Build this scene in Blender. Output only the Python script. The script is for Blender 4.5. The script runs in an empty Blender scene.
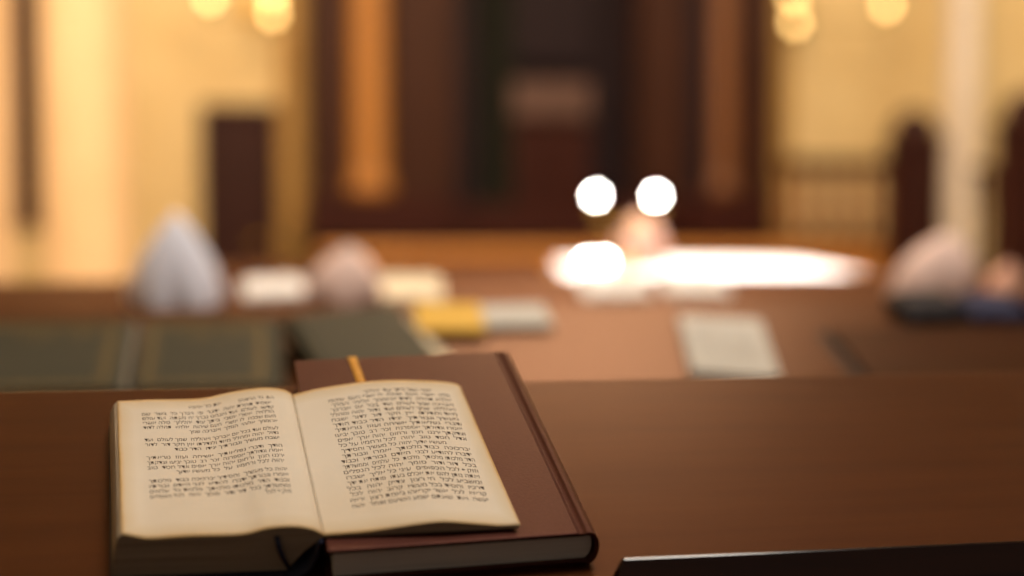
import bpy, bmesh, math, random
from mathutils import Vector, Matrix
R = math.radians
random.seed(7)
C = bpy.context.scene.collection
SC = bpy.context.scene

# ------------------------------------------------------------------ camera
CAM = Vector((0, 0, 1.16)); FPX = 1422.0; YAW = R(10); PITCH = math.atan(73 / FPX)
cd = bpy.data.cameras.new('camera'); cam = bpy.data.objects.new('camera', cd); C.objects.link(cam)
cam.location = CAM; cam.rotation_euler = (R(90) - PITCH, 0, -YAW)
cd.sensor_width = 36; cd.lens = 50; cd.clip_start = 0.05; cd.clip_end = 100
cd.dof.use_dof = True; cd.dof.focus_distance = 0.925; cd.dof.aperture_fstop = 1.62
cd.dof.aperture_blades = 8; cd.dof.aperture_rotation = R(10)
SC.camera = cam

# ------------------------------------------------------------------ world, lights, exposure
w = bpy.data.worlds.new('world'); SC.world = w; w.use_nodes = True
w.node_tree.nodes['Background'].inputs[0].default_value = (1.0, 0.86, 0.74, 1)
w.node_tree.nodes['Background'].inputs[1].default_value = 0.075
SC.view_settings.view_transform = 'Standard'; SC.view_settings.look = 'None'
SC.view_settings.gamma = 1; SC.view_settings.exposure = 0.0; SC.view_settings.use_curve_mapping = False

def area(name, loc, target, sx, sy, power, col):
    l = bpy.data.lights.new(name, 'AREA'); l.shape = 'RECTANGLE'; l.size = sx; l.size_y = sy
    l.energy = power; l.color = col
    o = bpy.data.objects.new(name, l); C.objects.link(o); o.location = loc
    o.rotation_euler = (Vector(target) - Vector(loc)).to_track_quat('-Z', 'Y').to_euler()
    return o
WARM = (1.0, 0.83, 0.62); NEUT = (1.0, 0.91, 0.81)
area('hall_light', (1.0, 0.7, 5.0), (0.6, 1.6, 1.0), 1.2, 1.2, 135, NEUT)
area('wall_fill_left', (-1.6, 8.2, 4.7), (-0.9, 11.3, 1.4), 2.2, 0.8, 150, WARM)  # unseen light added to wash the left part of the far wall
area('wall_fill_right', (5.8, 8.2, 4.7), (5.8, 11.3, 1.4), 2.0, 0.8, 98, WARM)  # unseen light added to wash the wall right of the ark
area('dais_fill', (1.5, 4.85, 4.95), (1.2, 9.0, 0.6), 1.6, 0.7, 400, (1.0, 0.66, 0.38))  # unseen light added for the platform front and the sheen on the rests
sp = bpy.data.lights.new('table_fill_spot', 'SPOT'); sp.energy = 2600; sp.spot_size = R(29); sp.spot_blend = 0.5; sp.color = (1, 0.96, 0.95); sp.shadow_soft_size = 0.08  # added spot that only whitens the tablecloth, no fitting built
spo = bpy.data.objects.new('table_fill_spot', sp); C.objects.link(spo); spo.location = (1.55, 5.3, 4.7)
sp2 = bpy.data.lights.new('pew_fill_spot', 'SPOT'); sp2.energy = 520; sp2.spot_size = R(36); sp2.spot_blend = 0.6; sp2.color = (1, 0.93, 0.88); sp2.shadow_soft_size = 0.1  # added unseen spot to brighten the shawls and papers on the third pew
spo2 = bpy.data.objects.new('pew_fill_spot', sp2); C.objects.link(spo2); spo2.location = (0.6, 0.9, 5.0)
spo2.rotation_euler = (Vector((0.7, 3.15, 1.1)) - Vector(spo2.location)).to_track_quat('-Z', 'Y').to_euler()
spo.rotation_euler = (Vector((1.40, 5.10, 0.96)) - Vector(spo.location)).to_track_quat('-Z', 'Y').to_euler()

# ------------------------------------------------------------------ helpers
def lin(h):
    h = h.lstrip('#'); out = []
    for k in (0, 2, 4):
        c = int(h[k:k + 2], 16) / 255
        out.append(c / 12.92 if c <= 0.04045 else ((c + 0.055) / 1.055) ** 2.4)
    return (*out, 1)

def mat(name, base, rough=0.5, alt=None, scale=8, stretch=(1, 1, 1), detail=4, bump=0.0, metallic=0, coat=0, emit=None, emit_strength=0, spec=0.5, coat_rough=0.2, tint=None):
    m = bpy.data.materials.new(name); m.use_nodes = True
    nt = m.node_tree; b = nt.nodes['Principled BSDF']
    b.inputs['Roughness'].default_value = rough; b.inputs['Metallic'].default_value = metallic
    b.inputs['Coat Weight'].default_value = coat; b.inputs['Coat Roughness'].default_value = coat_rough
    b.inputs['Specular IOR Level'].default_value = spec
    if tint: b.inputs['Specular Tint'].default_value = lin(tint)
    tc = nt.nodes.new('ShaderNodeTexCoord'); mp = nt.nodes.new('ShaderNodeMapping')
    mp.inputs['Scale'].default_value = stretch
    nz = nt.nodes.new('ShaderNodeTexNoise'); nz.inputs['Scale'].default_value = scale; nz.inputs['Detail'].default_value = detail
    cr = nt.nodes.new('ShaderNodeValToRGB')
    cr.color_ramp.elements[0].position = 0.3; cr.color_ramp.elements[1].position = 0.7
    cr.color_ramp.elements[0].color = lin(alt or base); cr.color_ramp.elements[1].color = lin(base)
    L = nt.links
    L.new(tc.outputs['Object'], mp.inputs['Vector']); L.new(mp.outputs[0], nz.inputs['Vector'])
    L.new(nz.outputs['Fac'], cr.inputs['Fac']); L.new(cr.outputs[0], b.inputs['Base Color'])
    if bump:
        bp = nt.nodes.new('ShaderNodeBump'); bp.inputs['Strength'].default_value = bump; bp.inputs['Distance'].default_value = 0.002
        L.new(nz.outputs['Fac'], bp.inputs['Height']); L.new(bp.outputs[0], b.inputs['Normal'])
    if emit:
        b.inputs['Emission Color'].default_value = lin(emit); b.inputs['Emission Strength'].default_value = emit_strength
    return m

M = {}
M['desk'] = mat('desk_wood', '#44250f', 0.36, '#381d0b', 5, (1.2, 14, 14), 6, 0.04, spec=0.62, tint='#e0702e')
M['desk_dark'] = mat('desk_edge_wood', '#241008', 0.14, '#1a0b06', 6, (1, 12, 12), 4, 0.02, spec=0.5)
M['lid'] = mat('lid_wood', '#3a1e0e', 0.4, '#2e170a', 5, (1.2, 14, 14), 6, 0.04, spec=0.3, tint='#e0702e')
M['pew'] = mat('pew_wood', '#6a3f26', 0.45, '#50301c', 5, (2, 14, 14), 5, 0.1)
M['groove'] = mat('lid_gap_shade_tone', '#2a1810', 0.6, '#1c100a', 6)  # shade of the gap beside the lid, put into the colour
M['brown_cover'] = mat('brown_leatherette', '#4c2a23', 0.40, '#42221b', 500, (1, 1, 1), 3, 0.06, spec=0.42, tint='#ffa488')
M['green_cover'] = mat('green_cloth_cover', '#3c3e32', 0.55, '#303228', 300, (1, 1, 1), 3, 0.06, spec=0.3)
M['navy'] = mat('navy_cover', '#1c1e3a', 0.45, '#141630', 140, (1, 1, 1), 3, 0.2)
M['gold'] = mat('gold_stamp', '#7a683c', 0.5, '#62522c', 60, metallic=0.3)
M['ribbon'] = mat('yellow_ribbon', '#e0a040', 0.5, '#c88a30', 200)
M['ink'] = mat('printing_ink', '#54463a', 0.8, '#66584a', 300)
M['paper_plain'] = mat('cream_paper', '#e4d4b4', 0.75, '#d8c8a6', 18)
M['white_paper'] = mat('white_paper', '#dcd8d0', 0.7, '#d0ccc4', 18)
M['yellow_paper'] = mat('yellow_card', '#e2b440', 0.6, '#d8a838', 18)
M['new_block'] = mat('white_page_edges', '#efe8dc', 0.8, '#cfc6b8', 9, (1, 1, 260), 2, 0.2)
M['sheen_spine'] = mat('spine_sheen_grey', '#8a8474', 0.5, '#6c675a', 60, (1, 1, 1), 3, 0.1)  # reflection on the spine put into a paler grey colour
M['block'] = mat('page_edges', '#c4b094', 0.85, '#86745e', 9, (1, 1, 260), 2, 0.3, spec=0.2)
M['wall'] = mat('yellow_plaster', '#d8c494', 0.85, '#cfb886', 2.5, bump=0.05)
M['column'] = mat('cream_plaster', '#e4c8a2', 0.7, '#dabd94', 2, bump=0.03)
M['white_column'] = mat('white_plaster', '#d8cfc4', 0.7, '#ccc2b6', 2)
M['ceiling'] = mat('ceiling_plaster', '#e0d4bc', 0.9, '#d8ccb2', 2)
M['floor'] = mat('floor_wood', '#4a2e1e', 0.4, '#3a2216', 3, (10, 1, 1))
M['ark'] = mat('ark_walnut', '#3e2216', 0.55, '#2e1810', 3, (6, 6, 0.6), 4, spec=0.15)
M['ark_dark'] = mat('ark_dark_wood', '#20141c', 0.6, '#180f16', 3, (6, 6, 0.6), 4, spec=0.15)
M['ark_red'] = mat('ark_mahogany', '#3a1812', 0.55, '#2e110c', 3, (6, 6, 0.6), 4, spec=0.15)
M['ark_gold'] = mat('ark_honey_wood', '#b07c3c', 0.4, '#a06a2e', 3, (6, 6, 0.5), 4)
M['ark_bronze'] = mat('ark_brown_column', '#7a4c26', 0.45, '#6a4020', 3, (6, 6, 0.5), 4)
M['grey_paper'] = mat('grey_white_paper', '#c8c4b8', 0.7, '#bcb6aa', 18)
M['ochre'] = mat('ochre_panel', '#a88444', 0.6, '#98763a', 3, (4, 4, 0.5))
M['green_curtain'] = mat('green_velvet', '#2a2e24', 0.9, '#22261e', 12, (6, 6, 0.4))
M['plaque'] = mat('plaque_bronze', '#5c4038', 0.55, '#46302a', 8)
M['honey'] = mat('honey_panelling', '#d0944e', 0.45, '#bc7e3c', 3, (0.8, 6, 6), 4)
M['door'] = mat('dark_door_wood', '#341410', 0.6, '#280e0a', 3, (8, 8, 0.6), spec=0.25)
M['cloth'] = mat('white_cloth', '#f4f2f6', 0.85, '#ebe8ee', 40, bump=0.1)
M['pink_cloth'] = mat('pale_pink_cloth', '#e6c6b4', 0.85, '#dab8a6', 40, bump=0.1)
M['satin'] = mat('white_satin', '#f2f0f0', 0.45, '#eae8e8', 30, bump=0.05)
M['black_bag'] = mat('black_velvet', '#1c1418', 0.8, '#140e12', 80, bump=0.2)
M['blue_bag'] = mat('blue_velvet', '#2a2c4a', 0.8, '#20223c', 80, bump=0.2)
M['red_bag'] = mat('maroon_velvet', '#4a2022', 0.8, '#3a181a', 80, bump=0.2)
M['brass'] = mat('brass', '#b08a40', 0.3, '#98742e', 20, metallic=1)
M['bulb_white'] = mat('lit_bulb', '#ffffff', 0.4, emit='#fffaf0', emit_strength=75)
M['bulb_warm'] = mat('lit_candle_bulb', '#ffe0a0', 0.4, emit='#ffd080', emit_strength=7)
M['glass'] = mat('frosted_glass', '#e8e8e4', 0.3, '#dcdcd8', 20)

def page_material():
    m = bpy.data.materials.new('aged_page'); m.use_nodes = True; nt = m.node_tree; L = nt.links
    b = nt.nodes['Principled BSDF']; b.inputs['Roughness'].default_value = 0.7; b.inputs['Specular IOR Level'].default_value = 0.3
    uv = nt.nodes.new('ShaderNodeUVMap'); sep = nt.nodes.new('ShaderNodeSeparateXYZ'); L.new(uv.outputs[0], sep.inputs[0])
    def mth(op, a, c=None):
        n = nt.nodes.new('ShaderNodeMath'); n.operation = op
        for i, v in enumerate((a, c)):
            if v is None: continue
            if isinstance(v, (int, float)): n.inputs[i].default_value = v
            else: L.new(v, n.inputs[i])
        return n.outputs[0]
    ey = mth('MINIMUM', sep.outputs[1], mth('SUBTRACT', 1.0, sep.outputs[1]))
    e = mth('MINIMUM', sep.outputs[0], ey)
    tc = nt.nodes.new('ShaderNodeTexCoord')
    n1 = nt.nodes.new('ShaderNodeTexNoise'); n1.inputs['Scale'].default_value = 22; n1.inputs['Detail'].default_value = 5
    L.new(tc.outputs['Object'], n1.inputs['Vector'])
    e2 = mth('ADD', e, mth('MULTIPLY', mth('SUBTRACT', n1.outputs['Fac'], 0.5), 0.035))
    cr = nt.nodes.new('ShaderNodeValToRGB'); el = cr.color_ramp.elements
    el[0].position = 0.0; el[0].color = lin('#c09a5c'); el[1].position = 0.09; el[1].color = lin('#e0d2bc')
    k = el.new(0.008); k.color = lin('#d4b486'); k = el.new(0.028); k.color = lin('#d8c5a6')
    L.new(e2, cr.inputs['Fac'])
    n2 = nt.nodes.new('ShaderNodeTexNoise'); n2.inputs['Scale'].default_value = 9; n2.inputs['Detail'].default_value = 3
    L.new(tc.outputs['Object'], n2.inputs['Vector'])
    c2 = nt.nodes.new('ShaderNodeValToRGB'); c2.color_ramp.elements[0].position = 0.35; c2.color_ramp.elements[1].position = 0.65
    c2.color_ramp.elements[0].color = (0.95, 0.91, 0.85, 1); c2.color_ramp.elements[1].color = (1, 1, 1, 1)
    L.new(n2.outputs['Fac'], c2.inputs['Fac'])
    mx = nt.nodes.new('ShaderNodeMixRGB'); mx.blend_type = 'MULTIPLY'; mx.inputs[0].default_value = 1
    L.new(cr.outputs[0], mx.inputs[1]); L.new(c2.outputs[0], mx.inputs[2]); L.new(mx.outputs[0], b.inputs['Base Color'])
    bp = nt.nodes.new('ShaderNodeBump'); bp.inputs['Strength'].default_value = 0.25; bp.inputs['Distance'].default_value = 0.002
    L.new(n1.outputs['Fac'], bp.inputs['Height']); L.new(bp.outputs[0], b.inputs['Normal'])
    return m
M['page'] = page_material()

def tag(o, label=None, cat=None, group=None, kind=None):
    if label: o['label'] = label
    if cat: o['category'] = cat
    if group: o['group'] = group
    if kind: o['kind'] = kind
    return o
def thing(name, label, cat, loc=(0, 0, 0), rot=None, group=None, kind=None):
    o = bpy.data.objects.new(name, None); C.objects.link(o); o.location = loc
    o.empty_display_size = 0.05
    if rot: o.rotation_euler = rot
    return tag(o, label, cat, group, kind)
def obj(name, bm, m, parent=None, smooth=False, bevel=0.0, segs=2):
    me = bpy.data.meshes.new(name)
    bmesh.ops.recalc_face_normals(bm, faces=bm.faces[:])
    bm.to_mesh(me); bm.free()
    ms = m if isinstance(m, (list, tuple)) else [m]
    for x in ms: me.materials.append(x)
    if smooth:
        for p in me.polygons: p.use_smooth = True
    o = bpy.data.objects.new(name, me); C.objects.link(o)
    if parent: o.parent = parent
    if bevel:
        b = o.modifiers.new('bevel', 'BEVEL'); b.width = bevel; b.segments = segs; b.limit_method = 'ANGLE'; b.angle_limit = R(40)
    return o
def new(): return bmesh.new()
def box(bm, x0, x1, y0, y1, z0, z1, mtx=None):
    v = [bm.verts.new((x, y, z)) for x in (x0, x1) for y in (y0, y1) for z in (z0, z1)]
    for f in ((0, 1, 3, 2), (4, 6, 7, 5), (0, 4, 5, 1), (2, 3, 7, 6), (0, 2, 6, 4), (1, 5, 7, 3)): bm.faces.new([v[i] for i in f])
    if mtx:
        for q in v: q.co = mtx @ q.co
    return bm
def prism(bm, prof, a0, a1, axis='y'):      # prof in the two other axes, extruded along axis
    def P(p, a):
        return {'y': (p[0], a, p[1]), 'x': (a, p[0], p[1]), 'z': (p[0], p[1], a)}[axis]
    A = [bm.verts.new(P(p, a0)) for p in prof]; B = [bm.verts.new(P(p, a1)) for p in prof]; n = len(prof)
    bm.faces.new(A); bm.faces.new(list(reversed(B)))
    for i in range(n): bm.faces.new((A[i], A[(i + 1) % n], B[(i + 1) % n], B[i]))
    return bm
def lathe(bm, prof, cx=0, cy=0, n=20):
    rings = []
    for r, z in prof:
        rings.append([bm.verts.new((cx + r * math.cos(2 * math.pi * i / n), cy + r * math.sin(2 * math.pi * i / n), z)) for i in range(n)])
    for a, b in zip(rings, rings[1:]):
        for i in range(n): bm.faces.new((a[i], a[(i + 1) % n], b[(i + 1) % n], b[i]))
    bm.faces.new(rings[0]); bm.faces.new(rings[-1])
    return bm
def tube(bm, pts, r, n=10):
    pts = [Vector(p) for p in pts]; rings = []
    for i, p in enumerate(pts):
        d = (pts[min(i + 1, len(pts) - 1)] - pts[max(i - 1, 0)]).normalized()
        a = d.orthogonal().normalized() if i == 0 else (rings_a - d * rings_a.dot(d)).normalized()
        rings_a = a; b = d.cross(a)
        rings.append([bm.verts.new(p + r * (a * math.cos(2 * math.pi * k / n) + b * math.sin(2 * math.pi * k / n))) for k in range(n)])
    for a, b in zip(rings, rings[1:]):
        for i in range(n): bm.faces.new((a[i], a[(i + 1) % n], b[(i + 1) % n], b[i]))
    bm.faces.new(rings[0]); bm.faces.new(rings[-1])
    return bm
def ball(bm, c, r, sz=1.0, n=16):
    prof = [(max(1e-4, r * math.sin(math.pi * k / 10)), -r * sz * math.cos(math.pi * k / 10)) for k in range(11)]
    st = len(bm.verts); lathe(bm, prof, 0, 0, n); bm.verts.ensure_lookup_table()
    for v in bm.verts[st:]: v.co += Vector(c)
    return bm
def ray(px, py):                             # direction through a point of the 1024x576 frame, room axes
    x = (px - 512) / FPX; y = (288 - py) / FPX
    v = (x, math.cos(PITCH) + y * math.sin(PITCH), -math.sin(PITCH) + y * math.cos(PITCH))
    c, s = math.cos(YAW), math.sin(YAW)
    return Vector((c * v[0] + s * v[1], -s * v[0] + c * v[1], v[2]))
def at(px, py, Y):                           # where that direction meets the upright plane y = Y
    r = ray(px, py); return CAM + r * (Y / r.y)

# ------------------------------------------------------------------ room
def struct(name, bm, m, label, cat, bevel=0.0, smooth=False):
    o = obj(name, bm, m, None, smooth, bevel); return tag(o, label, cat, None, 'structure')
YF = 11.5
struct('floor', box(new(), -3.2, 7.9, -1.5, YF + 0.2, -0.1, 0), M['floor'], 'dark wooden floor of the prayer hall', 'floor')
struct('ceiling', box(new(), -3.2, 7.9, -1.5, YF + 0.2, 5.2, 5.3), M['ceiling'], 'pale plaster ceiling of the prayer hall', 'ceiling')
struct('wall_far', box(new(), -3.2, 7.9, YF, YF + 0.2, 0, 5.2), M['wall'], 'yellow plaster wall behind the dark wooden ark', 'wall')
struct('wall_left', box(new(), -3.2, -3.0, -1.5, YF, 0, 5.2), M['wall'], 'yellow plaster wall along the left side of the hall', 'wall')
struct('wall_right', box(new(), 7.7, 7.9, -1.5, YF, 0, 5.2), M['wall'], 'yellow plaster wall along the right side of the hall', 'wall')

def column(px0, px1, Y, m, label, name):
    a, b = at(px0, 200, Y), at(px1, 200, Y); r = (b.x - a.x) / 2; cx = (a.x + b.x) / 2
    prof = [(r * 1.35, 0), (r * 1.35, 0.18), (r * 1.2, 0.22), (r * 1.2, 0.3), (r, 0.36), (r, 4.55), (r * 1.15, 4.62), (r * 1.15, 4.72), (r * 1.4, 4.85), (r * 1.4, 5.2)]
    return struct(name, lathe(new(), prof, cx, Y, 40), m, label, 'column', smooth=False)
def shade_auto(o):
    for p in o.data.polygons: p.use_smooth = abs(p.normal.z) < 0.5
shade_auto(column(42, 128, 9.0, M['column'], 'thick cream round column left of the dark door', 'column'))
shade_auto(column(-40, 13, 7.6, M['column'], 'pale column at the left edge, nearer than the thick one', 'column'))
shade_auto(column(945, 975, 10.6, M['white_column'], 'slim white column right of the dark wooden post', 'column'))

# door in the far wall
a, b = at(207, 112, YF), at(271, 112, YF)
dr = thing('door_1', 'dark brown panelled door in the yellow wall left of the ark', 'door', ((a.x + b.x) / 2, YF, 0), kind='structure')
hw = (b.x - a.x) / 2; ht = a.z
f = new(); box(f, -hw - 0.05, -hw + 0.02, -0.09, 0, 0, ht + 0.05); box(f, hw - 0.02, hw + 0.05, -0.09, 0, 0, ht + 0.05); box(f, -hw - 0.05, hw + 0.05, -0.09, 0, ht - 0.02, ht + 0.06)
obj('door_frame', f, M['door'], dr, bevel=0.006)
obj('door_leaf', box(new(), -hw, hw, -0.05, -0.005, 0, ht), M['door'], dr, bevel=0.004)
for z0, z1 in ((0.2, 0.85), (0.98, ht - 0.2)):
    obj('door_panel', box(new(), -hw + 0.1, hw - 0.1, -0.065, -0.04, z0, z1), M['door'], dr, bevel=0.008)
obj('door_handle', tube(new(), [(hw - 0.06, -0.06, 0.95), (hw - 0.06, -0.11, 0.95), (hw - 0.16, -0.11, 0.95)], 0.012), M['brass'], dr)

# tall dark board seen between the two left columns
a, b = at(10, -40, YF), at(46, 225, YF)
bd = thing('notice_board', 'tall dark wooden board on the wall between the two left columns', 'board', ((a.x + b.x) / 2, YF, b.z))
bw = (b.x - a.x) / 2; bh = a.z - b.z
obj('board_panel', box(new(), -bw, bw, -0.03, 0, 0, bh), M['door'], bd)
f = new(); box(f, -bw - 0.03, -bw + 0.03, -0.05, 0, -0.03, bh + 0.03); box(f, bw - 0.03, bw + 0.03, -0.05, 0, -0.03, bh + 0.03); box(f, -bw - 0.03, bw + 0.03, -0.05, 0, bh - 0.03, bh + 0.03); box(f, -bw - 0.03, bw + 0.03, -0.05, 0, -0.03, 0.03)
obj('board_frame', f, M['ark'], bd, bevel=0.006)

# ------------------------------------------------------------------ dais, ark
DZ = 0.95
x0, x1 = at(322, 240, 9.3).x, at(905, 240, 9.3).x
ds = thing('dais', 'honey coloured panelled platform below the dark ark', 'platform', (0, 9.3, 0), kind='structure')
obj('platform_floor', box(new(), x0, x1, 0.03, YF - 9.3, 0, DZ - 0.03), M['ark_red'], ds)
obj('front_panel', box(new(), x0, x1, 0, 0.03, 0, DZ - 0.06), M['honey'], ds)
k = int((x1 - x0) / 0.6)
f = new()
for i in range(k):
    xa = x0 + (x1 - x0) * i / k + 0.06; xb = x0 + (x1 - x0) * (i + 1) / k - 0.06
    box(f, xa, xb, -0.015, 0.0, 0.18, DZ - 0.2)
obj('raised_panels', f, M['honey'], ds, bevel=0.008)
obj('edge_moulding', box(new(), x0 - 0.02, x1 + 0.02, -0.04, 0.1, DZ - 0.07, DZ), M['honey'], ds, bevel=0.012)

YA = 10.9
def X(px, Y=YA): return at(px, 150, Y).x
ark = thing('torah_ark', 'tall dark wooden ark with a deep recess and honey columns', 'ark', (0, 0, DZ))
H = 5.1 - DZ
def abox(name, pa, pb, y0, y1, z0, z1, m, bevel=0.01, Y=None):
    return obj(name, box(new(), X(pa, Y or y0), X(pb, Y or y0), y0, y1, z0, z1), M[m], ark, bevel=bevel)
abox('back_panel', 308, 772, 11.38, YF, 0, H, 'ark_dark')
abox('side_panel', 312, 352, YA + 0.1, 11.4, 0, H, 'ark')
abox('side_panel', 392, 455, YA + 0.05, 11.4, 0, H, 'ark')
abox('side_panel', 352, 392, YA + 0.2, 11.4, 0, H, 'ark')
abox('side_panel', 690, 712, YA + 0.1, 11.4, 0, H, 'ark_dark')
abox('side_panel', 712, 742, YA + 0.2, 11.4, 0, H, 'ark')
abox('side_panel', 742, 772, YA + 0.05, 11.4, 0, H, 'ark')
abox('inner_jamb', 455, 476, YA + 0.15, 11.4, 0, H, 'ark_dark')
abox('inner_jamb', 640, 690, YA + 0.15, 11.4, 0, H, 'ark')
for pa, pb, cm in ((352, 389, 'ark_gold'), (714, 738, 'ark_bronze')):
    xa, xb = X(pa), X(pb); r = (xb - xa) / 2; cx = (xa + xb) / 2
    o = obj('column', lathe(new(), [(r * 1.3, 0.36), (r * 1.3, 0.44), (r * 1.05, 0.5), (r, 0.56), (r * 0.96, H - 0.4), (r * 1.2, H - 0.3), (r * 1.3, H - 0.2)], cx, YA + 0.12, 28), M[cm], ark); shade_auto(o)
abox('plinth', 306, 456, YA - 0.08, 11.4, 0, 0.36, 'ark_red')
abox('plinth', 690, 775, YA - 0.08, 11.4, 0, 0.36, 'ark_red')
abox('step', 456, 690, YA + 0.1, 11.4, 0, 0.3, 'ark_red')
abox('cornice', 300, 780, YA - 0.1, 11.4, H - 0.2, H, 'ark')
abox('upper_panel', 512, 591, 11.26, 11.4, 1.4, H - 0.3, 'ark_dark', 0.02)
# folded green curtain
f = new(); xa, xb = X(479, 11.25), X(512, 11.25); n = 40; top = []; bot = []
for i in range(n + 1):
    x = xa + (xb - xa) * i / n; y = 11.24 + 0.035 * math.sin(i * 1.1)
    top.append((x, y))
prof = top + [(x, y + 0.012) for x, y in reversed(top)]
prism(f, prof, 0.3, 2.2, 'z'); o = obj('curtain', f, M['green_curtain'], ark)
for pa, pb in ((514, 551), (552, 589)):
    d = abox('ark_door', pa, pb, 11.22, 11.34, 0.3, 0.95, 'ark_red')
    for z0, z1 in ((0.36, 0.6), (0.66, 0.88)):
        obj('door_panel', box(new(), X(pa + 6, 11.2), X(pb - 6, 11.2), 11.2, 11.24, z0, z1), M['ark_red'], d, bevel=0.01)
pl = abox('plaque', 512, 591, 11.16, 11.24, 0.97, 1.27, 'plaque', 0.02)
for i in range(2):      # tablet arches of the plaque
    xa, xb = X(522 + 32 * i, 11.14), X(550 + 32 * i, 11.14); cx = (xa + xb) / 2; r = (xb - xa) / 2
    prof = [(xa, 1.0), (xb, 1.0)] + [(cx + r * math.cos(t), 1.13 + r * math.sin(t) * 0.7) for t in [math.pi * k / 12 for k in range(13)]]
    obj('tablet', prism(new(), prof, 11.13, 11.17, 'y'), M['plaque'], pl, bevel=0.004)

# ochre pilasters beside the ark
def pilaster(pa, pb, name, label):
    xa, xb = at(pa, 100, YF - .1).x, at(pb, 100, YF - .1).x
    f = new(); box(f, xa, xb, YF - 0.1, YF, 0, 5.2); box(f, xa - 0.04, xb + 0.04, YF - 0.14, YF, 0, 0.35); box(f, xa + 0.05, xb - 0.05, YF - 0.12, YF - .08, 0.6, 4.6)
    struct(name, f, M['ochre'], label, 'pilaster', bevel=0.01)
pilaster(279, 306, 'trim_1', 'ochre pilaster between the dark door and the ark')
pilaster(776, 792, 'trim_2', 'narrow ochre pilaster right of the ark')

# ------------------------------------------------------------------ sconces
def sconce(bulbs, Y, label):
    pts = [at(px, py, Y) for px, py in bulbs]
    cx = sum(p.x for p in pts) / len(pts); cz = min(p.z for p in pts) + 0.02
    t = thing('wall_sconce', label, 'lamp', (cx, YF, cz), group=None)
    obj('back_plate', prism(new(), [(0.07 * math.cos(2 * math.pi * k / 24), 0.14 * math.sin(2 * math.pi * k / 24) + 0.1) for k in range(24)], -0.02, 0, 'y'), M['brass'], t, bevel=0.004)
    for p in pts:
        q = p - Vector((cx, YF, cz))
        obj('arm', tube(new(), [(0, -0.02, 0.1), (q.x * 0.3, q.y * 0.5, 0.02), (q.x * 0.8, q.y * 0.9, min(0.0, q.z - 0.14)), (q.x, q.y, q.z - 0.1)], 0.011), M['brass'], t, True)
        c = new(); lathe(c, [(0.012, q.z - 0.11), (0.035, q.z - 0.09), (0.036, q.z - 0.08), (0.014, q.z - 0.075), (0.014, q.z - 0.035)], q.x, q.y, 16)
        obj('candle_cup', c, M['brass'], t)
        obj('bulb', ball(new(), q, 0.038, 1.35), M['bulb_warm'], t, True)
sconce([(210, -3), (273, 13), (272, -6)], 10.9, 'brass wall sconce with lit candle bulbs above the dark door')
sconce([(795, 22), (793, -4), (887, 5)], 10.9, 'brass wall sconce with lit candle bulbs right of the ark')

# ------------------------------------------------------------------ balustrade and posts on the right
YB = 9.6
xa, xb = at(782, 200, YB).x, at(893, 200, YB).x; zt = at(800, 158, YB).z - DZ
bl = thing('balustrade', 'brown turned balustrade standing on the platform right of the ark', 'railing', (xa, YB, DZ))
W = xb - xa
obj('handrail', box(new(), 0, W, -0.04, 0.04, zt - 0.10, zt), M['ark'], bl, bevel=0.015)
obj('bottom_rail', box(new(), 0, W, -0.035, 0.035, 0, 0.07), M['ark'], bl, bevel=0.01)
BP = [(0.042, 0.07), (0.042, 0.12), (0.03, 0.14), (0.055, 0.22), (0.04, 0.3), (0.03, zt - 0.22), (0.042, zt - 0.18), (0.042, zt - 0.1)]
for i in range(6):
    o = obj('baluster', lathe(new(), BP, 0.06 + (W - 0.12) * i / 5, 0, 14), M['ark_bronze'], bl)
def newel(px0, px1, py, Y, label, m='door'):
    a, b = at(px0, py, Y), at(px1, py, Y); w2 = (b.x - a.x) / 2
    t = thing('newel_post', label, 'post', ((a.x + b.x) / 2, Y, 0)); h = a.z - w2
    obj('shaft', box(new(), -w2 * 0.92, w2 * 0.92, -w2 * 0.92, w2 * 0.92, 0.16, h - w2 * 0.6), M[m], t, bevel=0.012)
    obj('base', box(new(), -w2 * 1.1, w2 * 1.1, -w2 * 1.1, w2 * 1.1, 0, 0.16), M[m], t, bevel=0.012)
    obj('cap', box(new(), -w2, w2, -w2, w2, h - w2 * 0.6, h - w2 * 0.2), M[m], t, bevel=0.01)
    obj('finial', ball(new(), (0, 0, h), w2 * 0.98), M[m], t, True)
newel(893, 937, 108, 9.1, 'tall dark wooden post with rounded top beside the platform')
newel(1005, 1055, 88, 7.6, 'tall dark wooden post at the right edge of the view')
YB2 = 9.0
xa, xb = at(970, 200, YB2).x, at(1040, 200, YB2).x; zt2 = at(980, 165, YB2).z
rl = thing('stair_railing', 'dark wooden railing between the white column and right post', 'railing', (xa, YB2, 0)); W2 = xb - xa
obj('handrail', box(new(), 0, W2, -0.04, 0.04, zt2 - 0.06, zt2), M['ark'], rl, bevel=0.015)
obj('bottom_rail', box(new(), 0, W2, -0.035, 0.035, 0.0, 0.1), M['ark'], rl, bevel=0.01)
for i in range(5):
    xx = 0.05 + (W2 - 0.1) * i / 4
    obj('baluster', lathe(new(), [(0.028, 0.1), (0.028, 0.3), (0.016, 0.34), (0.035, 0.6), (0.018, 0.8), (0.016, zt2 - 0.3), (0.028, zt2 - 0.24), (0.028, zt2 - 0.06)], xx, 0, 14), M['ark'], rl)

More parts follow.
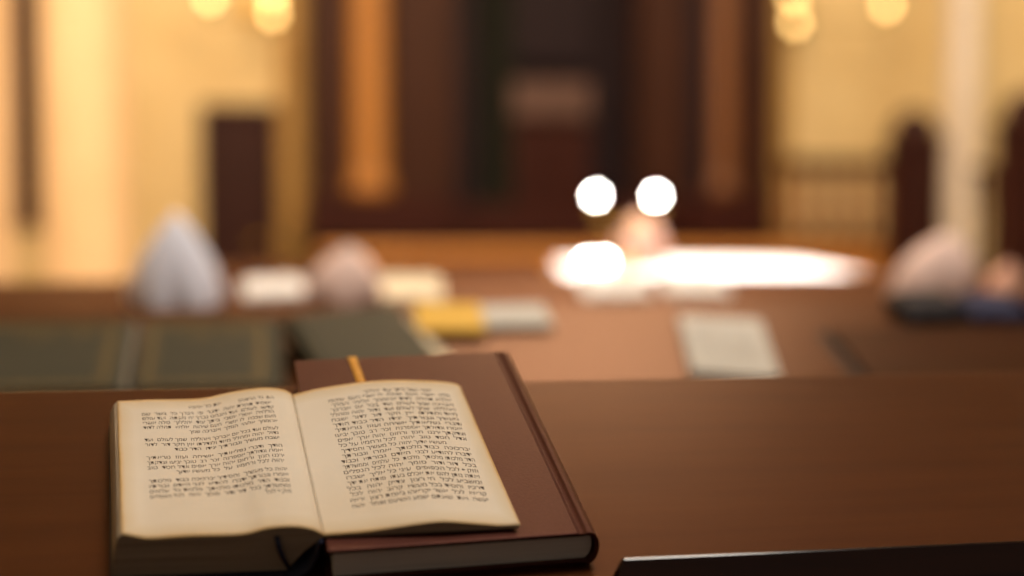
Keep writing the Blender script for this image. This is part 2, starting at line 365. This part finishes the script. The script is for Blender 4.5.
# ------------------------------------------------------------------ pews with sloping book rests
AL = R(21)
OD = Vector((0, 0.84696, 0.94644))           # rest surface of the near pew: v = 0, h = 0
def rest(row, u, v, h=0.0):
    return OD + Vector((u, 0.9 * row + v * math.cos(AL) - h * math.sin(AL), v * math.sin(AL) + h * math.cos(AL)))
VB = 0.2415                                   # rear edge of the rest
def pew(row, xa, xb, label, stop_from=None, lid=None):
    t = thing('pew', label, 'pew', (OD.x, OD.y + 0.9 * row, 0), group=None)
    z = OD.z
    rot = Matrix.Translation((0, 0, z)) @ Matrix.Rotation(AL, 4, 'X')
    obj('book_rest', box(new(), xa, xb, -0.05, VB, -0.022, 0, rot), M['desk'], t, bevel=0.003)
    if stop_from is not None:
        f = new(); prism(f, [(-0.0245, 0), (-0.0245, 0.0185), (-0.0255, 0.0195), (-0.0270, 0.0190), (-0.0400, 0.006), (-0.0440, 0.0)], stop_from, xb, 'x')
        for q in f.verts:
            if abs(q.co.x - stop_from) < 1e-6: q.co.x += max(0, q.co.z - 0.010) * 0.8
        f.transform(rot); obj('book_stop', f, M['desk_dark'], t, bevel=0.0011, segs=4)
    if lid:
        f = new(); box(f, lid, xb - 0.05, -0.046, 0.132, 0.0, 0.012, rot); obj('hinged_lid', f, M['lid'], t, bevel=0.002)
        f = new(); box(f, lid - 0.014, lid, -0.046, 0.138, 0.0, 0.0015, rot); obj('lid_gap_shade', f, M['groove'], t)  # thin dark strip painting the shade along the lid's left edge
    yb = VB * math.cos(AL); zb = VB * math.sin(AL)
    obj('back_panel', box(new(), xa, xb, yb - 0.03, yb - 0.002, 0.08, z + zb - 0.026), M['pew'], t, bevel=0.003)
    obj('front_apron', box(new(), xa + 0.03, xb - 0.03, -0.035, -0.012, z - 0.16, z - 0.042), M['pew'], t, bevel=0.003)
    obj('seat', box(new(), xa + 0.03, xb - 0.03, yb, yb + 0.36, 0.42, 0.45), M['pew'], t, bevel=0.008)
    obj('kick_board', box(new(), xa + 0.03, xb - 0.03, yb + 0.28, yb + 0.3, 0.0, 0.42), M['pew'], t)
    for x in (xa, xb - 0.03):
        prof = [(-0.03, 0), (yb + 0.36, 0), (yb + 0.36, 0.6), (yb + 0.2, 0.66), (yb - 0.002, z + zb - 0.03), (-0.03, z - 0.042)]
        obj('end_panel', prism(new(), prof, x, x + 0.03, 'x'), M['pew'], t, bevel=0.004)
    return t
pew(0, -1.5, 2.2, 'nearest brown pew with the open prayer book on its sloping rest', 0.204)
pew(1, -1.6, 3.0, 'second brown pew with green books on its sloping rest', None, 0.776)
pew(2, -1.7, 3.4, 'third brown pew, in front of the white table', None)
pew(3, at(196, 268, 3.75).x, at(545, 268, 3.75).x, 'short pew between the third pew and the dark door', None)
def rest_thing(name, label, cat, row, u, v, h, rz=0, group=None):
    t = thing(name, label, cat, rest(row, u, v, h), None, group)
    t.rotation_euler = (Matrix.Rotation(AL, 3, 'X') @ Matrix.Rotation(rz, 3, 'Z')).to_euler()
    return t

# ------------------------------------------------------------------ closed hardback
def closed_book(t, w, hgt, th, cover, spine='R', border=False, title=False, block=None, spine_m=None):
    b = 0.0028; r = th / 2
    def fx(x): return x if spine == 'R' else w - x
    def board(name, z0, z1, groove):
        up = z1 if z1 > th / 2 else z0; sg = 1 if z1 > th / 2 else -1
        g = w - 0.0080
        top = [(0, 0), (g - 0.0030, 0), (g - 0.0018, -0.0016), (g, -0.0020), (g + 0.0018, -0.0016), (g + 0.0030, 0), (w - 0.003, 0)]
        P = [(fx(x), up + sg * d) for x, d in top] + [(fx(w - 0.003), up - sg * b), (fx(0), up - sg * b)]
        return obj(name, prism(new(), P, 0, hgt, 'y'), cover, t, bevel=0.0007)
    board('back_cover', 0, b, True); fc = board('front_cover', th - b, th, True)
    # rounded spine
    out = [(w - 0.004 + 0.0075 * math.sin(a), r - (r) * math.cos(a)) for a in [math.pi * k / 14 for k in range(15)]]
    inn = [(w - 0.004 + 0.0050 * math.sin(a), r - (r - 0.0026) * math.cos(a)) for a in [math.pi * k / 14 for k in range(15)]]
    P = [(fx(x), z) for x, z in out + inn[::-1]]
    obj('spine', prism(new(), P, 0, hgt, 'y'), spine_m or cover, t)
    pi = [(0.004, b), (w - 0.005, b)] + [(w - 0.005 + 0.0045 * math.sin(a), r - (r - b) * math.cos(a)) for a in [math.pi * k / 10 for k in range(1, 10)]] + [(w - 0.005, th - b), (0.004, th - b)]
    obj('page_block', prism(new(), [(fx(x), z) for x, z in pi], 0.004, hgt - 0.004, 'y'), block or M['block'], t)
    if border:
        f = new(); z0, z1 = th - 0.0003, th + 0.0005
        for ins, wd in ((0.010, 0.006), (0.020, 0.0015)):
            xa, xb, ya, yb = ins, w - 0.02 - ins + 0.008, ins, hgt - ins
            for q in ((xa, xb, ya, ya + wd), (xa, xb, yb - wd, yb), (xa, xa + wd, ya, yb), (xb - wd, xb, ya, yb)):
                box(f, min(fx(q[0]), fx(q[1])), max(fx(q[0]), fx(q[1])), q[2], q[3], z0, z1)
        o = obj('gold_border', f, M['gold'], fc); o['label'] = 'gold stamped border'
    if title:
        f = new()
        for (cx, cy, s) in ((w * 0.5, hgt * 0.78, 0.02), (w * 0.5, hgt * 0.70, 0.013)):
            mesh_text(f, title[0] if s > 0.015 else title[1], lambda x, y, s=s, cx=cx, cy=cy: Vector((cx + (x - 0.5) * w * (0.55 if s > 0.015 else 0.4), cy + y * s, th + 0.0004)))
        o = obj('gold_title', f, M['gold'], fc)
    return fc

# ------------------------------------------------------------------ writing
def mesh_text(bm, s, fn, cut=False):
    """Hebrew line, letters laid right to left; fn maps (x in 0..1 across the line, y in letter heights) to a point."""
    cu = bpy.data.curves.new('txt', 'FONT'); cu.body = s[::-1]; cu.size = 1.0; cu.resolution_u = 2; cu.fill_mode = 'FRONT'; cu.offset = 0.0
    o = bpy.data.objects.new('txt', cu); C.objects.link(o)
    dg = bpy.context.evaluated_depsgraph_get(); me = bpy.data.meshes.new_from_object(o.evaluated_get(dg))
    if len(me.vertices):
        xs = [v.co.x for v in me.vertices]; x0, x1 = min(xs), max(xs)
        vs = [bm.verts.new(fn((v.co.x - x0) / max(1e-6, x1 - x0), v.co.y)) for v in me.vertices]
        for p in me.polygons:
            try: bm.faces.new([vs[i] for i in p.vertices])
            except ValueError: pass
        width = x1 - x0
    else: width = 0
    bpy.data.objects.remove(o); bpy.data.curves.remove(cu); bpy.data.meshes.remove(me)
    return width
WORDS = ('אשרי יושבי ביתך עוד יהללוך סלה אשרי העם שככה לו אשרי העם שיהוה אלהיו תהלה לדוד ארוממך אלוהי המלך ואברכה שמך לעולם ועד '
 'בכל יום אברכך ואהללה שמך לעולם ועד גדול יהוה ומהלל מאד ולגדלתו אין חקר דור לדור ישבח מעשיך וגבורתיך יגידו הדר כבוד הודך ודברי נפלאותיך אשיחה '
 'ועזוז נוראתיך יאמרו וגדולתך אספרנה זכר רב טובך יביעו וצדקתך ירננו חנון ורחום יהוה ארך אפים וגדל חסד טוב יהוה לכל ורחמיו על כל מעשיו '
 'יודוך יהוה כל מעשיך וחסידיך יברכוכה כבוד מלכותך יאמרו וגבורתך ידברו להודיע לבני האדם גבורתיו וכבוד הדר מלכותו מלכותך מלכות כל עלמים '
 'וממשלתך בכל דור ודור סומך יהוה לכל הנפלים וזוקף לכל הכפופים עיני כל אליך ישברו ואתה נותן להם את אכלם בעתו פותח את ידך ומשביע לכל חי רצון '
 'צדיק יהוה בכל דרכיו וחסיד בכל מעשיו קרוב יהוה לכל קראיו לכל אשר יקראהו באמת רצון יראיו יעשה ואת שועתם ישמע ויושיעם שומר יהוה את כל אהביו '
 'ואת כל הרשעים ישמיד תהלת יהוה ידבר פי ויברך כל בשר שם קדשו לעולם ועד ואנחנו נברך יה מעתה ועד עולם הללויה').split()
wi = [0]
def words(nchar):
    out = ''
    while len(out) < nchar:
        out += (random.choice((' ', '  ')) if out else '') + WORDS[wi[0] % len(WORDS)]; wi[0] += 1
    return out

# ------------------------------------------------------------------ the open prayer book
def curve(pts, n):
    """resample a polyline of (u, v, h) with Catmull-Rom, even in u"""
    P = [Vector(p) for p in pts]; out = []
    P = [P[0] * 2 - P[1]] + P + [P[-1] * 2 - P[-2]]
    dense = []
    for i in range(1, len(P) - 2):
        for k in range(24):
            t = k / 24; a, b, c, d = P[i - 1], P[i], P[i + 1], P[i + 2]
            dense.append(0.5 * ((2 * b) + (c - a) * t + (2 * a - 5 * b + 4 * c - d) * t * t + (3 * b - a - 3 * c + d) * t ** 3))
    dense.append(P[-2])
    u0, u1 = dense[0].x, dense[-1].x; j = 0
    for i in range(n + 1):
        u = u0 + (u1 - u0) * i / n
        while j < len(dense) - 2 and dense[j + 1].x < u: j += 1
        a, b = dense[j], dense[j + 1]; t = 0 if abs(b.x - a.x) < 1e-9 else (u - a.x) / (b.x - a.x)
        out.append(a.lerp(b, min(1, max(0, t))))
    return out
NP, NQ = 64, 48
SF, SN = 0.178, 0.0
LF = curve([(-.0984, SF, .0232), (-.0764, SF, .0238), (-.0563, SF, .0236), (-.0393, SF, .0243), (-.0188, SF, .0289), (-.0003, SF, .0312), (.012, SF, .0301), (.0175, SF, .0280), (.0206, SF, .0252)], NP)
LN = curve([(-.0806, SN, .0326), (-.0702, SN, .0294), (-.063, SN, .0284), (-.0415, SN, .029), (-.0125, SN, .0288), (.0024, SN, .0322), (.0168, SN, .0329), (.0285, SN, .0303), (.0346, SN, .0262)], NP)
RF = curve([(.0206, .178, .0253), (.0398, .18, .0288), (.0572, .18, .0315), (.0748, .18, .0335), (.0924, .18, .0343), (.1102, .18, .0335), (.1245, .18, .0324), (.1354, .18, .0305), (.1398, .18, .0280)], NP)
RN = curve([(.0346, SN, .0262), (.0472, SN, .0267), (.0619, SN, .0274), (.0796, SN, .0297), (.0945, SN, .0315), (.1064, SN, .0321), (.1216, SN, .0303), (.1399, SN, .0281), (.1528, SN, .0282)], NP)
def page_point(F, N, p, q, lift=0.0):
    i = min(NP - 1, max(0, int(p * NP))); t = p * NP - i
    a = F[i].lerp(F[i + 1], t); b = N[i].lerp(N[i + 1], t)
    P = a.lerp(b, q)
    # heights of the near edge's ripples fade into the sheet
    ripple = 0.0007 * math.sin(q * 7 + p * 5) * math.sin(math.pi * q) * math.sin(math.pi * p)
    P = P.copy(); P.z += ripple + lift
    P.y += 0.0
    return P
ob = rest_thing('open_prayer_book', 'old open prayer book with cream Hebrew pages, lying half on the brown book', 'book', 0, 0, 0, 0)
def page_sheet(F, N, lift, flip):
    bm = new(); uvl = bm.loops.layers.uv.new('UVMap')
    g = [[bm.verts.new(page_point(F, N, i / NP, j / NQ, lift)) for j in range(NQ + 1)] for i in range(NP + 1)]
    for i in range(NP):
        for j in range(NQ):
            f = bm.faces.new((g[i][j + 1], g[i + 1][j + 1], g[i + 1][j], g[i][j]))
            for l, (a, b) in zip(f.loops, ((i, j + 1), (i + 1, j + 1), (i + 1, j), (i, j))): l[uvl].uv = ((1 - a / NP) if flip else a / NP, 1 - b / NQ)
    return bm
for F, N_, nm in ((LF, LN, 'left'), (RF, RN, 'right')):
    o = obj('page', page_sheet(F, N_, 0.0003, nm == 'right'), M['page'], ob, True)
    s = o.modifiers.new('solid', 'SOLIDIFY'); s.thickness = 0.00025; s.offset = 0
def gut(q): return LF[-1].lerp(LN[-1], q)
# thick block under the left page, cross-sections lofted along the book
bm = new(); rings = []
for j in range(NQ + 1):
    q = j / NQ; ring = [page_point(LF, LN, i / NP, q, -0.0002) for i in range(NP + 1)]
    g = ring[-1]; e = ring[0]; y = g.y
    ring += [Vector((g.x - 0.004, y, g.z - 0.004)), Vector((g.x - 0.011, y, 0.016)), Vector((g.x - 0.016, y, 0.010)), Vector((g.x - 0.0215, y, 0.0032))]
    ring += [Vector((e.x - 0.0062, y, 0.0032)), Vector((e.x - 0.0060, y, e.z * 0.35)), Vector((e.x - 0.0048, y, e.z * 0.65)), Vector((e.x - 0.0022, y, e.z * 0.93))]
    rings.append([bm.verts.new(v) for v in ring])
n = len(rings[0])
for a, b in zip(rings, rings[1:]):
    for i in range(n): bm.faces.new((a[i], a[(i + 1) % n], b[(i + 1) % n], b[i]))
bm.faces.new(rings[0]); bm.faces.new(list(reversed(rings[-1])))
obj('page_block', bm, M['block'], ob)
# thin block under the right page
bm = new(); rings = []
for j in range(NQ + 1):
    q = j / NQ; ring = [page_point(RF, RN, i / NP, q, -0.0002) for i in range(NP + 1)]
    y0 = ring[0].y
    lowr = ring[-1].copy(); lowr.z = min(0.0262, lowr.z - .0015); lowr.x -= 0.0012
    lowl = ring[0].copy(); lowl.z = 0.0250
    rings.append([bm.verts.new(v) for v in ring + [lowr, lowl]])
n = len(rings[0])
for a, b in zip(rings, rings[1:]):
    for i in range(n): bm.faces.new((a[i], a[(i + 1) % n], b[(i + 1) % n], b[i]))
bm.faces.new(rings[0]); bm.faces.new(list(reversed(rings[-1])))
obj('page_block', bm, M['block'], ob)
# covers and hollow spine
gn, gf = LN[-1].x, LF[-1].x
def cover_slab(ua_n, ub_n, ua_f, ub_f, v0, v1, h0, h1):
    bm = new()
    v = [bm.verts.new(p) for p in ((ua_n, v0, h0), (ub_n, v0, h0), (ub_f, v1, h0), (ua_f, v1, h0), (ua_n, v0, h1), (ub_n, v0, h1), (ub_f, v1, h1), (ua_f, v1, h1))]
    for f in ((0, 3, 2, 1), (4, 5, 6, 7), (0, 1, 5, 4), (1, 2, 6, 5), (2, 3, 7, 6), (3, 0, 4, 7)): bm.faces.new([v[i] for i in f])
    return bm
obj('cover', cover_slab(-.0880, gn - .021, -.1055, gf - .021, -.004, SF + .004, 0.0004, 0.0030), M['navy'], ob, bevel=0.0006)
obj('cover', cover_slab(gn + .001, .1500, gf + .006, .1370, .003, SF, 0.0242, 0.0250), M['navy'], ob)
bm = new(); prof = [(-.0225, .0030), (-.0215, .0012), (-.0150, .0008), (-.0085, .0050), (-.0045, .0140), (-.0030, .0235), (-.0005, .0249)]
rings = []
for q in (0, 1):
    g = gf + (gn - gf) * q; v = SF + 0.003 if q == 0 else -0.004
    lim = -0.0 if q else 0.0
    rings.append([bm.verts.new((g + x, v, z)) for x, z in prof])
for i in range(len(prof) - 1): bm.faces.new((rings[0][i], rings[0][i + 1], rings[1][i + 1], rings[1][i]))
o = obj('spine', bm, M['navy'], ob, True); s = o.modifiers.new('solid', 'SOLIDIFY'); s.thickness = 0.0016
# navy ribbon hanging out of the block at the near end
bm = new(); pr = [(gn - .0270, -.0006, .0275), (gn - .0262, -.0030, .0225), (gn - .0235, -.0036, .0140), (gn - .0190, -.0038, .0050)]
a = [bm.verts.new((x - .0016, y, z)) for x, y, z in pr]; b = [bm.verts.new((x + .0016, y, z)) for x, y, z in pr]
for i in range(3): bm.faces.new((a[i], b[i], b[i + 1], a[i + 1]))
o = obj('ribbon_marker', bm, M['navy'], ob, True); s = o.modifiers.new('solid', 'SOLIDIFY'); s.thickness = 0.0006; o['label'] = 'navy ribbon at the lower end of the block'

# printed lines
def print_page(F, N, rows, qstep):
    bm = new()
    for (pa, pb, q, nch) in rows:
        s = words(nch)
        def fn(x, y, pa=pa, pb=pb, q=q):
            return page_point(F, N, pa + (pb - pa) * x, q - y * qstep * 0.92, 0.0006)
        mesh_text(bm, s, fn)
    return bm
rows = []; st = 0.0365
for i in range(21):
    q = 0.125 + st * i; pa, pb = 0.195 - 0.02 * q, 0.905 - 0.02 * q
    if i == 0: rows.append((0.40, 0.80, 0.090, 22))
    if i == 1: pa = 0.2
    if i == 10: pb -= 0.12
    rows.append((pa + random.uniform(-.008, .008), pb + random.uniform(-.006, .004), q, 36 if i not in (1, 10) else 31))
o = obj('printed_text', print_page(RF, RN, rows, st), M['ink'], ob)
rows = [(0.40, 0.58, 0.085, 10), (0.68, 0.88, 0.092, 10)]; q = 0.135; st2 = 0.0365
paras = (5, 3, 4, 5)
for k, nl in enumerate(paras):
    for i in range(nl):
        pa, pb = 0.13 + 0.03 * q, 0.87
        if i == nl - 1 and k < 3: pa += random.uniform(0.1, 0.25)
        if i == 0 and k == 0: pb = 0.86
        if k == 3 and i == nl - 1: pa = 0.74
        rows.append((pa, pb + random.uniform(-.006, .006), q, int(42 * (pb - pa) / 0.72))); q += st2
    q += 0.022
o = obj('printed_text', print_page(LF, LN, rows, st2), M['ink'], ob)

# ------------------------------------------------------------------ brown closed book under it
bb = rest_thing('brown_book', 'thick dark brown hardback under the open prayer book', 'book', 0, .0365, -.0125, 0.0002, R(3.1))
fc = closed_book(bb, .1625, .2475, .0238, M['brown_cover'], block=M['new_block'])
bm = new(); y1 = .2475
pr = [(.0425, y1 + .0015, .0170), (.0426, y1 + .0022, .0230), (.0427, y1 + .0003, .0246), (.0432, y1 - .010, .0244), (.0446, y1 - .035, .0243), (.0456, y1 - .052, .0243)]
a = [bm.verts.new((x - .0033, y, z)) for x, y, z in pr]; b = [bm.verts.new((x + .0033, y, z)) for x, y, z in pr]
for i in range(len(pr) - 1): bm.faces.new((a[i], b[i], b[i + 1], a[i + 1]))
o = obj('ribbon_marker', bm, M['ribbon'], bb, True); s = o.modifiers.new('solid', 'SOLIDIFY'); s.thickness = 0.0004; o['label'] = 'yellow ribbon lying over the cover'

# ------------------------------------------------------------------ books and papers on the second pew
T1 = ('סדור תפלה', 'לכל השנה')
g1 = rest_thing('green_book', 'worn green hardback farthest left on the second pew', 'book', 1, -.348, -.045, 0.0003, 0, 'green hardbacks on the second pew')
closed_book(g1, .190, .187, .030, M['green_cover'], 'R', True, title=T1, spine_m=M['sheen_spine'])
g2 = rest_thing('green_book', 'worn green hardback in the middle, between two other green books', 'book', 1, -.148, -.047, 0.0003, 0, 'green hardbacks on the second pew')
closed_book(g2, .172, .187, .030, M['green_cover'], 'R', True, title=T1)
g3 = rest_thing('green_book', 'green hardback turned askew on a cream booklet', 'book', 1, .078, -.060, 0.0085, R(14), 'green hardbacks on the second pew')
closed_book(g3, .148, .195, .030, M['green_cover'], 'L')
def booklet(t, w, h, th, m, cover=None):
    n = 12
    prof = [(0, 0), (w, 0)] + [(w - (w) * i / n, th * (1 - 0.15 * (i / n)) + 0.0008 * math.sin(i)) for i in range(n + 1)]
    obj('page_block', prism(new(), [(x, z) for x, z in prof], 0, h, 'y'), m, t, bevel=0.0006)
    obj('cover', box(new(), -0.0015, w + 0.0015, -0.0015, h + 0.0015, th + .001, th + 0.0018), cover or m, t)
cb = rest_thing('cream_booklet', 'cream booklet sticking out under the askew green book', 'booklet', 1, .110, -.050, 0.0003, R(20))
booklet(cb, .160, .200, .006, M['paper_plain'])
yb_ = rest_thing('yellow_booklet', 'yellow booklet lying beside the askew green book', 'booklet', 1, .205, .140, 0.0003, R(-2))
booklet(yb_, .088, .085, .010, M['yellow_paper'])
gb = rest_thing('white_booklet', 'white booklet lying right of the yellow booklet', 'booklet', 1, .300, .158, 0.0003, R(2))
booklet(gb, .090, .066, .006, M['grey_paper'])
def open_leaflet(t, w, h, m, hump=0.006, text=True):
    bm = new(); n = 24; top = []
    for i in range(n + 1):
        x = -w + 2 * w * i / n; s = abs(x) / w
        top.append((x, 0.003 + hump * math.sin(math.pi * min(1, s * 1.1 + 0.02)) ** 0.8 if s < 0.9 else 0.003 + hump * 0.25))
    prism(bm, [(x, 0) for x, z in top[::n]] + [(x, z) for x, z in reversed(top)], 0, h, 'y')
    return obj('pages', bm, m, t)
cd1 = rest_thing('printed_booklet', 'white printed booklet lying alone on the right of the second pew', 'booklet', 1, .545, .010, 0.0003, R(-10))
booklet(cd1, .112, .172, .008, M['white_paper'], M['grey_paper'])
bm = new()
for i in range(6):
    mesh_text(bm, words(14), lambda x, y, i=i: Vector((.016 + .08 * x, .145 - .02 * i + y * 0.009, .0101)))
obj('printed_text', bm, M['ink'], cd1)

def cloth_heap(name, label, cat, loc, rx, ry, h, m, folds=7, amp=0.12, power=0.7, group=None, seed=0, rot=None):
    rnd = random.Random(seed); ph = [rnd.uniform(0, 6.28) for _ in range(4)]
    bm = new(); NU, NV = 48, 16; rings = []
    for j in range(NV):
        s = j / NV; rr = (1 - s ** (1 / power)) ** 0.9
        ring = []
        for i in range(NU):
            a = 2 * math.pi * i / NU
            k = 1 + amp * (1 - s) * math.sin(folds * a + ph[0] + 2 * s) + amp * 0.5 * math.sin((folds // 2 + 1) * a + ph[1]) + 0.08 * math.sin(2 * a + ph[2])
            ring.append(bm.verts.new((rx * rr * k * math.cos(a) + 0.08 * rx * s, ry * rr * k * math.sin(a), h * s)))
        rings.append(ring)
    for a, b in zip(rings, rings[1:]):
        for i in range(NU): bm.faces.new((a[i], a[(i + 1) % NU], b[(i + 1) % NU], b[i]))
    tp = bm.verts.new((0.08 * rx, 0, h))
    for i in range(NU): bm.faces.new((rings[-1][i], rings[-1][(i + 1) % NU], tp))
    bm.faces.new(list(reversed(rings[0])))
    o = obj(name, bm, m, None, True); o.location = loc
    if rot: o.rotation_euler = rot
    return tag(o, label, cat, group)
TILT = (AL, 0, 0)
def bag(name, label, m, u, v, w, d, th, rz=0):
    t = rest_thing(name, label, 'bag', 1, u, v, 0.0003, rz, 'velvet bags on the second pew')
    bm = new(); NX, NY = 20, 12; up = []; dn = []
    for s in (1, -1):
        g = []
        for i in range(NX + 1):
            row = []
            for j in range(NY + 1):
                a, b = -1 + 2 * i / NX, -1 + 2 * j / NY
                e = max(0.0, (1 - abs(a) ** 4) * (1 - abs(b) ** 4)) ** 0.5
                z = th * (0.3 + (0.7 * e if s > 0 else -0.3 * e)) + (0.002 * math.sin(5 * a + 3 * b) * e if s > 0 else 0)
                row.append(bm.verts.new((a * w / 2, b * d / 2, max(z, 0.0))))
            g.append(row)
        for i in range(NX):
            for j in range(NY): bm.faces.new((g[i][j], g[i + 1][j], g[i + 1][j + 1], g[i][j + 1]))
        (up if s > 0 else dn).append(g)
    bmesh.ops.remove_doubles(bm, verts=bm.verts[:], dist=0.0004)
    obj('pouch', bm, m, t, True)
    obj('zipper', tube(new(), [(-w * 0.45, d * 0.36, th * 0.80), (0, d * 0.36, th * 0.86), (w * 0.45, d * 0.36, th * 0.80)], 0.002), M['gold'], t)
bag('velvet_bag', 'black velvet bag on the upper right of the second pew', M['black_bag'], .945, .185, .10, .085, .030, R(4))
bag('velvet_bag', 'dark blue velvet bag between the black and the maroon one', M['blue_bag'], 1.045, .182, .09, .085, .028, R(-5))
bag('velvet_bag', 'maroon velvet bag farthest right on the second pew', M['red_bag'], 1.145, .186, .10, .085, .032, R(3))

# white and pale cloths, papers further back
def on_rest(row, px, v): # point of a rest under image column px
    Y = OD.y + 0.9 * row + v * math.cos(AL); p = at(px, 270, Y); return rest(row, p.x, v)
p = on_rest(2, 176, .13)
cloth_heap('white_shawl', 'white shawl heaped to a peak on the third pew', 'shawl', p, .080, .06, .185, M['cloth'], 6, .10, 0.58, seed=3, rot=TILT)
p = on_rest(2, 345, .15)
cloth_heap('white_shawl', 'low pinkish white shawl heap behind the askew green book', 'shawl', p, .078, .05, .110, M['pink_cloth'], 5, .10, 0.45, seed=5, rot=TILT)
p = on_rest(2, 932, .13)
cloth_heap('white_shawl', 'broad pale shawl heap behind the velvet bags', 'shawl', p, .090, .06, .140, M['pink_cloth'], 6, .08, 0.38, seed=8, rot=TILT)
p = on_rest(2, 1002, .13)
cloth_heap('white_shawl', 'small rosy cloth heap at the right edge beside the pale shawl', 'shawl', p, .035, .04, .075, mat('rosy_cloth', '#d8a488', .85, '#cc987c', 40), 5, .1, 0.5, seed=9, rot=TILT)
def leaf_open(label, row, px, v, w, h, m, rz=0, hump=.008):
    q = on_rest(row, px, v); t = rest_thing('open_booklet', label, 'booklet', row, q.x, v, 0.0003, rz, 'open booklets on the third pew')
    open_leaflet(t, w, h, m, hump)
    obj('cover', box(new(), -w - .002, w + .002, -.002, h + .002, -0.0001, .0004), m, t)
leaf_open('white open booklet between the peaked white shawl and the low pinkish one', 2, 275, .145, .058, .085, M['white_paper'], R(3))
leaf_open('cream open booklet behind the yellow booklet', 2, 412, .130, .060, .100, M['paper_plain'], R(-4))
leaf_open('white open booklet below the left end of the white table', 2, 620, .135, .070, .100, M['white_paper'], R(2))
leaf_open('white open booklet below the middle of the white table', 2, 700, .140, .065, .100, M['white_paper'], R(-3))

# ------------------------------------------------------------------ white covered reading table
tz = 0.964; tcx, tcy = at(692, 270, 5.2).x, 5.2; hx, hy = 0.50, 0.75
tb = thing('reading_table', 'reading table hidden under a white cloth, beyond the third pew', 'table', (tcx, tcy, 0), (0, 0, -YAW))
obj('table_top', box(new(), -hx + .02, hx - .02, -hy + .02, hy - .02, tz - .045, tz - .006), M['pew'], tb, bevel=.004)
for sx in (-1, 1):
    for sy in (-1, 1):
        obj('leg', lathe(new(), [(.03, 0), (.03, .06), (.022, .1), (.032, .3), (.026, .7), (.035, .76), (.035, tz - .045)], sx * (hx - .08), sy * (hy - .08), 16), M['pew'], tb)
bm = new(); NA = 160; rings = []
for z, k in ((tz - .40, 1.0), (tz - .30, .8), (tz - .15, .45), (tz - .02, .05), (tz - .004, 0), (tz, -.05)):
    ring = []
    for i in range(NA):
        t = i / NA * 4; s = int(t); f = t - s
        P = [(-1, -1), (1, -1), (1, 1), (-1, 1)]; a, b = P[s], P[(s + 1) % 4]
        x = (a[0] + (b[0] - a[0]) * f) * hx; y = (a[1] + (b[1] - a[1]) * f) * hy
        wv = .018 * max(0, k) * math.sin(i * 1.1) + .02 * max(0, k)
        nx = (0, 1, 0, -1)[s]; ny = (-1, 0, 1, 0)[s]
        sh = 1 if k >= 0 else .992
        ring.append(bm.verts.new((x * sh + nx * wv, y * sh + ny * wv, z)))
    rings.append(ring)
for a, b in zip(rings, rings[1:]):
    for i in range(NA): bm.faces.new((a[i], a[(i + 1) % NA], b[(i + 1) % NA], b[i]))
bm.faces.new(rings[-1])
tc_ = obj('tablecloth', bm, M['satin'], None, True); tc_.location = tb.location; tc_.rotation_euler = tb.rotation_euler; tag(tc_, 'white satin cloth draped over the reading table', 'tablecloth')

# two-armed lamp on the table
a, b = at(596, 196, 4.8), at(656, 196, 4.8)
lp = thing('table_lamp', 'two-armed brass lamp with two bright bulbs on the white table', 'lamp', ((a.x + b.x) / 2, 4.8, tz))
hl = (b.x - a.x) / 2; zl = a.z - tz
obj('base', lathe(new(), [(.055, .0005), (.055, .012), (.03, .022), (.012, .04)], 0, 0, 24), M['brass'], lp)
obj('pole', lathe(new(), [(.008, .03), (.008, zl - .08)], 0, 0, 12), M['brass'], lp)
for sx in (-1, 1):
    obj('arm', tube(new(), [(0, 0, zl - .085), (sx * hl * .5, 0, zl - .10), (sx * hl * .95, 0, zl - .085), (sx * hl, 0, zl - .045)], .006), M['brass'], lp, True)
    obj('socket', lathe(new(), [(.012, zl - .055), (.017, zl - .045), (.017, zl - .012)], sx * hl, 0, 14), M['brass'], lp)
    obj('bulb', ball(new(), (sx * hl, 0, zl), .014), M['bulb_white'], lp, True)
def cup(px, py, Y, label):
    q = at(px, py, Y)
    t = thing('candle_cup', label, 'candle', (q.x, Y, tz), group='candle cups on the white table')
    obj('cup', lathe(new(), [(.016, .0005), (.019, .018), (.019, .020), (.016, .020), (.014, .006)], 0, 0, 18), M['glass'], t)
    obj('flame', ball(new(), (0, 0, .033), .013, 1.15), M['bulb_white'], t, True)
cup(587, 268, 4.78, 'small lit glass candle cup nearest the left end of the table')
cup(604, 266, 4.86, 'small lit glass candle cup second from the left end of the table')
q = at(640, 232, 4.95)
cloth_heap('covered_bundle', 'pale domed cloth bundle standing on the white table', 'bundle', (q.x, 4.95, tz + .0005), .095, .08, .205, mat('dusty_pink_cloth', '#b08a7a', .85, '#a47e6e', 40), 6, .05, .34, seed=12)
